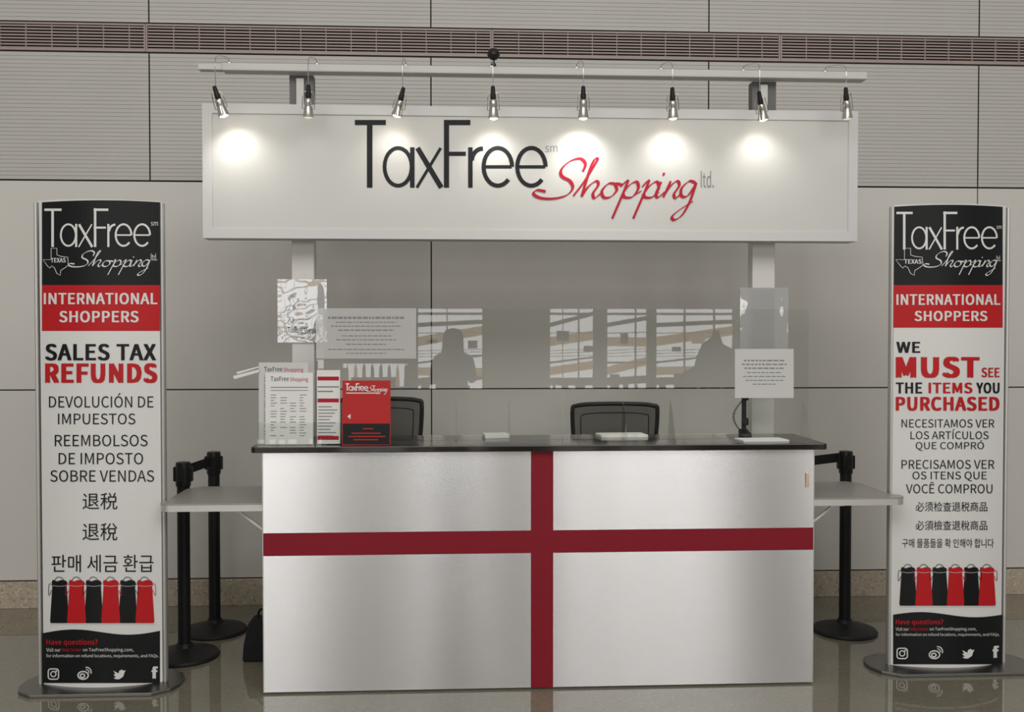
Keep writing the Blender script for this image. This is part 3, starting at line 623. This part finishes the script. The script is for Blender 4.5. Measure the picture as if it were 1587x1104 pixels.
# ------------------------------------------------------------------ tall bowed signs
def bags(P, x0, x1, y0, y1):
    n = 6; w_ = (x1-x0)/n; H = y1-y0
    for q_, i in enumerate((5, 4, 3, 0, 1, 2)):
        cx = x0+w_*(i+.5); m = 1 if i % 2 == 0 else 2
        pts = [(cx-w_*.46, y0+H*.06), (cx-w_*.40, y0+H*.0), (cx-w_*.14, y0+H*.035), (cx+w_*.12, y0), (cx+w_*.38, y0+H*.02), (cx+w_*.47, y0+H*.07), (cx+w_*.42, y0+H*.14), (cx+w_*.47, y0+H*.45), (cx+w_*.55, y1-3), (cx+w_*.52, y1), (cx-w_*.52, y1), (cx-w_*.55, y1-3), (cx-w_*.47, y0+H*.45), (cx-w_*.42, y0+H*.14)]
        P.poly(pts, m, lay=1.0+.25*(i % 2))
        P.stroke([(cx-w_*.42, y0+H*.13), (cx, y0+H*.15), (cx+w_*.42, y0+H*.13)], .6, 3, smooth=3, lay=1.9)
    for i in range(6):
        cx = x0+w_*(i+.5); s_ = -1 if i < 3 else 1
        P.stroke([(cx+s_*w_*.40, y0+H*.13), (cx+s_*w_*.60, y0+H*.10), (cx+s_*w_*.62, y0+H*.36), (cx+s_*w_*.46, y0+H*.24)], .8, 1 if i % 2 == 0 else 2, smooth=5, lay=2)
        P.stroke([(cx-w_*.3, y0+H*.02), (cx-w_*.12, y0-H*.06), (cx+w_*.12, y0-H*.05), (cx+w_*.3, y0+H*.03)], .9, 1, smooth=5, lay=2)
    P.band(x0-2, x1+2, lambda x: y1+1.2, lambda x: y1+2.4, 3, .6)
def icons(P, a, b_, c, d, y):
    x = a; P.stroke(rrect(x-8, x+8, y-8, y+8, 4), 1.8, 0, closed=True); P.ring(x, y, 4, 4, 1.7, 0); P.ring(x+4.6, y-4.6, .8, .8, 1.2, 0)
    x = b_; P.ring(x-2, y+2, 8, 6, 2, 0); P.ring(x-3, y+2.6, 3.4, 2.8, 2, 0); P.ring(x+3, y-3, 4, 4, 1.4, 0, -20, 100); P.ring(x+3, y-3, 7.5, 7.5, 1.6, 0, -20, 100)
    x = c; P.poly([(x-9, y+6), (x-5, y+5), (x-9, y+1), (x-6, y), (x-9, y-5), (x-1, y-1), (x, y-5), (x+4, y-7), (x+7, y-5), (x+10, y-6), (x+8, y-2), (x+6, y+4), (x, y+8), (x-5, y+8)], 0, 2)
    P.text('f', d-5, y-12, d+5, y+7, 0, .03)
TX = [(.32, 0), (.55, 0), (.55, .25), (.72, .3), (.98, .33), (1, .62), (.9, .7), (.7, .82), (.68, 1), (.55, .93), (.45, .72), (.34, .65), (.27, .73), (.18, .66), (0, .42), (.32, .42)]
def totem(lab, Yc, xa, xb, pa, pb, ytop, ybot, bx0, bx1, art, y_black, y_red, wave):
    xm = (pa+pb)/2
    x0, x1 = X(xa, Yc, 700), X(xb, Yc, 700); cx = (x0+x1)/2; z1 = Z(xm, ytop, Yc-.07)
    p0, p1 = X(pa-1, Yc-.016, 700), X(pb+1, Yc-.016, 700); c_ = (p0+p1)/2; hw = (p1-p0)/2
    arc = lambda x: Yc-.01-.065*max(0, 1-((x-c_)/(hw*1.05))**2)
    t = thing('banner_stand', (cx, Yc, 0), lab, 'sign', 'tall bowed signs beside the counter')
    b0, b1 = X(bx0, Yc, 1060), X(bx1, Yc, 1060); hx = (b1-b0)/2; bc = (b0+b1)/2
    pts = [(bc+hx, Yc+.035), (bc+hx*.93, Yc+.10), (bc+hx*.74, Yc+.15), (bc-hx*.74, Yc+.15), (bc-hx*.93, Yc+.10), (bc-hx, Yc+.035),
           (bc-hx, Yc-.035), (bc-hx*.93, Yc-.10), (bc-hx*.74, Yc-.15), (bc+hx*.74, Yc-.15), (bc+hx*.93, Yc-.10), (bc+hx, Yc-.035)]
    MB().prism(pts, 0, .016).build('base', 'dkal', t, bevel=.003)
    for x in (x0+.010, x1-.010):
        MB().lathe((x, Yc, .016), [(.0105, 0), (.0105, z1-.024)], 16, sy=1.8).build('side_post', 'alu2', t, smooth=True)
    # bowed backing panel
    n = 24; vs = []
    for k in range(n+1):
        x = p0+(p1-p0)*k/n; y = arc(x)+.0012
        vs += [(x, y, .016), (x, y, z1), (x, y+.006, .016), (x, y+.006, z1)]
    fs = []
    for k in range(n):
        q = 4*k; fs += [(q, q+4, q+5, q+1), (q+2, q+3, q+7, q+6), (q+1, q+5, q+7, q+3), (q, q+2, q+6, q+4)]
    pn = MB().add(vs, fs)
    # back sheet
    vs = []
    for k in range(n+1):
        x = p0+(p1-p0)*k/n; vs += [(x, 2*Yc-arc(x)-.0012, .016), (x, 2*Yc-arc(x)-.0012, z1)]
    pn.add(vs, [(2*k, 2*k+2, 2*k+3, 2*k+1) for k in range(n)])
    pn.build('bowed_panel', 'pw', t, smooth=True)
    P = Print(Yc-.05, arc); big = lambda v: (lambda x: v)
    e0, e1 = pa, pb
    # the top edge of the bowed face bulges upwards in view, so the black head of the print follows the real edge
    P.band(e0, e1, lambda x: ytop+1.5+3.2*((x-xm)/(e1-xm))**2, big(y_black), 1, .5); P.band(e0, e1, big(y_black), big(y_red), 2, .5); P.band(e0, e1, wave, big(ybot), 1, .5)
    P.mb.build('printed_bands', ['pw', 'pk', 'pr'], t)
    P = Print(Yc-.05, arc); art(P); P.mb.build('lettering', ['pw', 'pk', 'pr', 'greyp'], t)
BD = .012
def foot(P, x0, w_, y):
    k = w_/175
    P.text('Have questions?', x0, y, x0+80*k, y+11*k, 2, .008)
    P.text('Visit our', x0, y+13.5*k, x0+22*k, y+19.5*k, 0); P.text('Help Center', x0+24*k, y+13.5*k, x0+55*k, y+20.5*k, 2); P.text('on TaxFreeShopping.com,', x0+57*k, y+13.5*k, x0+136*k, y+20.5*k, 0)
    P.text('for information on refund locations, requirements, and FAQs.', x0, y+23*k, x0+175*k, y+29.5*k, 0)
def artL(P):
    logo(P, (69, 323, 234, 383), (106, 389, 233, 427), 0, 0, .47); P.text('sm', 234, 344, 245, 350, 0); P.text('ltd.', 234, 393, 244, 404, 0)
    P.stroke([(67+x*39, 385+y*42) for x, y in TX], .9, 0, closed=True); P.text('TEXAS', 79, 400, 102, 407, 0, BD)
    P.text('INTERNATIONAL', 68, 454, 244, 472, 0, BD); P.text('SHOPPERS', 92, 482, 215, 500, 0, BD)
    P.text('SALES TAX', 70, 533, 242, 559, 1, .014); P.text('REFUNDS', 70, 563, 244, 594, 2, .022)
    P.text('DEVOLUCIÓN DE', 76, 609, 238, 632, 1); P.text('IMPUESTOS', 90, 641, 210, 658, 1)
    P.text('REEMBOLSOS', 85, 674, 229, 692, 1); P.text('DE IMPOSTO', 91, 702, 222, 720, 1); P.text('SOBRE VENDAS', 78, 729, 239, 747, 1)
    P.text('退税', 128, 764, 182, 790, 1); P.text('退稅', 128, 811, 182, 838, 1); P.text('판매 세금 환급', 80, 860, 238, 887, 1)
    bags(P, 79, 238, 899, 966)
    foot(P, 72, 174, 991)
    icons(P, 83, 131, 185, 240, 1045)
def artR(P):
    logo(P, (1389, 328, 1546, 387), (1431, 390, 1545, 427), 0, 0, .45); P.text('ltd.', 1544, 396, 1551, 405, 0); P.text('sm', 1544, 350, 1552, 355, 0)
    P.stroke([(1388+x*42, 385+y*42) for x, y in TX], .9, 0, closed=True); P.text('TEXAS', 1401, 402, 1428, 409, 0, BD)
    P.text('INTERNATIONAL', 1389, 456, 1550, 473, 0, BD); P.text('SHOPPERS', 1417, 482, 1530, 498, 0, BD)
    P.text('WE', 1389, 530, 1426, 547, 1, .014); P.text('MUST', 1388, 553, 1518, 586, 2, .022); P.text('SEE', 1521, 570, 1549, 585, 2, BD)
    P.text('THE', 1388, 593, 1429, 610, 1, .014); P.text('ITEMS', 1439, 593, 1507, 610, 2, .014); P.text('YOU', 1513, 593, 1549, 610, 1, .014)
    P.text('PURCHASED', 1388, 615, 1549, 637, 2, .018)
    P.text('NECESITAMOS VER', 1397, 650, 1541, 663, 1); P.text('LOS ARTÍCULOS', 1411, 665, 1532, 681, 1); P.text('QUE COMPRÓ', 1419, 682, 1525, 699, 1)
    P.text('PRECISAMOS VER', 1397, 713, 1541, 727, 1); P.text('OS ITENS QUE', 1414, 731, 1529, 746, 1); P.text('VOCÊ COMPROU', 1404, 747, 1538, 765, 1)
    P.text('必须检查退税商品', 1419, 778, 1530, 793, 1); P.text('必須檢查退稅商品', 1419, 807, 1530, 822, 1); P.text('구매 물품들을 확 인해야 합니다', 1398, 835, 1540, 849, 1)
    bags(P, 1395, 1542, 879, 939)
    foot(P, 1388, 161, 960)
    icons(P, 1398, 1450, 1500, 1543, 1013)
totem('left tall bowed sign announcing sales tax refunds', .15, 57, 258, 65, 248, 309, 1059, 35, 283, artL, 442, 513, lambda x: 982-5*math.sin((x-65)/183*PI*2)+(-4*(x-65)/183))
totem('right tall bowed sign asking to see the items purchased', .20, 1376, 1560, 1384, 1554, 316, 1030, 1343, 1592, artR, 442, 508, lambda x: 953-4*math.sin((x-1384)/170*PI*2))
# ------------------------------------------------------------------ the person taking the picture, seen only as a reflection
def person(x0, y0):
    bm = bmesh.new(); sk = bm.verts.layers.skin.verify(); V = {}
    def v(n, co, r): V[n] = bm.verts.new(co); V[n][sk].radius = r if isinstance(r, tuple) else (r, r); return V[n]
    def e(a, b): bm.edges.new((V[a], V[b]))
    v('pel', (0, 0, .90), (.16, .11)); V['pel'][sk].use_root = True; v('wai', (0, 0, 1.03), (.15, .09)); v('che', (0, 0, 1.22), (.17, .10)); v('upc', (0, 0, 1.34), (.12, .08)); v('nec', (0, 0, 1.42), .055); v('hd1', (0, .02, 1.48), (.07, .085)); v('hd2', (0, .015, 1.56), (.075, .09)); v('hd3', (0, .01, 1.61), (.05, .06))
    for a, b in (('pel', 'wai'), ('wai', 'che'), ('che', 'upc'), ('upc', 'nec'), ('nec', 'hd1'), ('hd1', 'hd2'), ('hd2', 'hd3')): e(a, b)
    for s in (-1, 1):
        k = str(s)
        v('hip'+k, (s*.09, 0, .82), .085); v('kne'+k, (s*.10, .01, .47), .055); v('ank'+k, (s*.10, -.02, .09), .038); v('toe'+k, (s*.11, .13, .04), (.038, .03))
        v('sho'+k, (s*.165, 0, 1.35), .055); v('elb'+k, (s*.19, .10, 1.12), .045); v('wri'+k, (s*.11, .28, 1.36), .027); v('pal'+k, (s*.085, .31, 1.43), (.03, .018))
        for a, b in (('pel', 'hip'+k), ('hip'+k, 'kne'+k), ('kne'+k, 'ank'+k), ('ank'+k, 'toe'+k), ('upc', 'sho'+k), ('sho'+k, 'elb'+k), ('elb'+k, 'wri'+k), ('wri'+k, 'pal'+k)): e(a, b)
        for j in range(4):
            v('fa%s%d' % (k, j), (s*(.088-.006*j), .325+.004*j, 1.44+.017*(3-j)-.01), .009); v('fb%s%d' % (k, j), (s*(.062), .332, 1.44+.017*(3-j)), .008); e('pal'+k, 'fa%s%d' % (k, j)); e('fa%s%d' % (k, j), 'fb%s%d' % (k, j))
        v('ta'+k, (s*.07, .29, 1.44), .011); v('tb'+k, (s*.055, .302, 1.47), .009); e('pal'+k, 'ta'+k); e('ta'+k, 'tb'+k)
    me = bpy.data.meshes.new('sk'); bm.to_mesh(me); bm.free(); ob = bpy.data.objects.new('sk', me); COL.objects.link(ob)
    ob.modifiers.new('s', 'SKIN').use_smooth_shade = True; ob.modifiers.new('u', 'SUBSURF').levels = 2
    bpy.context.view_layer.update(); m2 = bpy.data.meshes.new_from_object(ob.evaluated_get(bpy.context.evaluated_depsgraph_get())); bpy.data.objects.remove(ob)
    m2.materials.clear()
    for k in ('coat', 'skin', 'jeans', 'blk'): m2.materials.append(M[k])
    for p in m2.polygons:
        c = p.center; p.material_index = 3 if c.z < .10 else 2 if c.z < .86 else 1 if (c.z > 1.42 and abs(c.x) < .1 and c.y < .2) or c.y > .29 else 0; p.use_smooth = True
    t = bpy.data.objects.new('person', m2); COL.objects.link(t); t.location = (x0, y0, 0); t['label'] = 'person in dark coat holding up a phone, facing the counter'; t['category'] = 'person'
    h = MB(); h.lathe((x0, y0-.012, 1.40), [(.05, -.1), (.095, -.04), (.105, .05), (.105, .12), (.10, .18), (.07, .235), (.0, .255)], 20, sy=.95)
    h.v = [(x, min(y, y0+.055) if z < 1.585 else y, z) for x, y, z in h.v]; h.build('hair', 'coat', t, smooth=True)
    fc = MB()
    for s in (-1, 1): fc.lathe((x0+s*.03, y0+.092, 1.535), [(0, -.008), (.008, 0), (0, .008)], 8); fc.lathe((x0+s*.083, y0+.015, 1.53), [(0, -.028), (.012, -.01), (.014, .012), (0, .026)], 8)
    fc.build('face_details', 'coat', t)
    MB().lathe((x0, y0+.10, 1.505), [(.0, -.012), (.013, -.008), (.006, .03), (0, .034)], 8).build('nose', 'skin', t, smooth=True)
    p_ = MB().box(x0-.075, x0+.075, y0+.315, y0+.323, 1.435, 1.51).build('phone', 'blk', None, loc=(x0, y0+.32, 1.435), bevel=.002); p_['label'] = 'black phone held up by the person'; p_['category'] = 'phone'
person(-.44, -4.95)
# ------------------------------------------------------------------ light
wd_ = bpy.data.worlds.new('hall'); S.world = wd_; wd_.use_nodes = True
wd_.node_tree.nodes['Background'].inputs[0].default_value = (1.0, .975, .93, 1); wd_.node_tree.nodes['Background'].inputs[1].default_value = .38
ld = bpy.data.lights.new('overhead_fill', 'AREA'); ld.shape = 'RECTANGLE'; ld.size = 9; ld.size_y = 3; ld.energy = 290; ld.color = (1, .975, .93)  # unseen fill lamp added overhead to brighten the wall and kiosk
lo = bpy.data.objects.new('overhead_fill', ld); COL.objects.link(lo); lo.location = (0, -5.5, 5.6); lo.rotation_euler = (math.radians(35), 0, 0)
S.view_settings.view_transform = 'Standard'
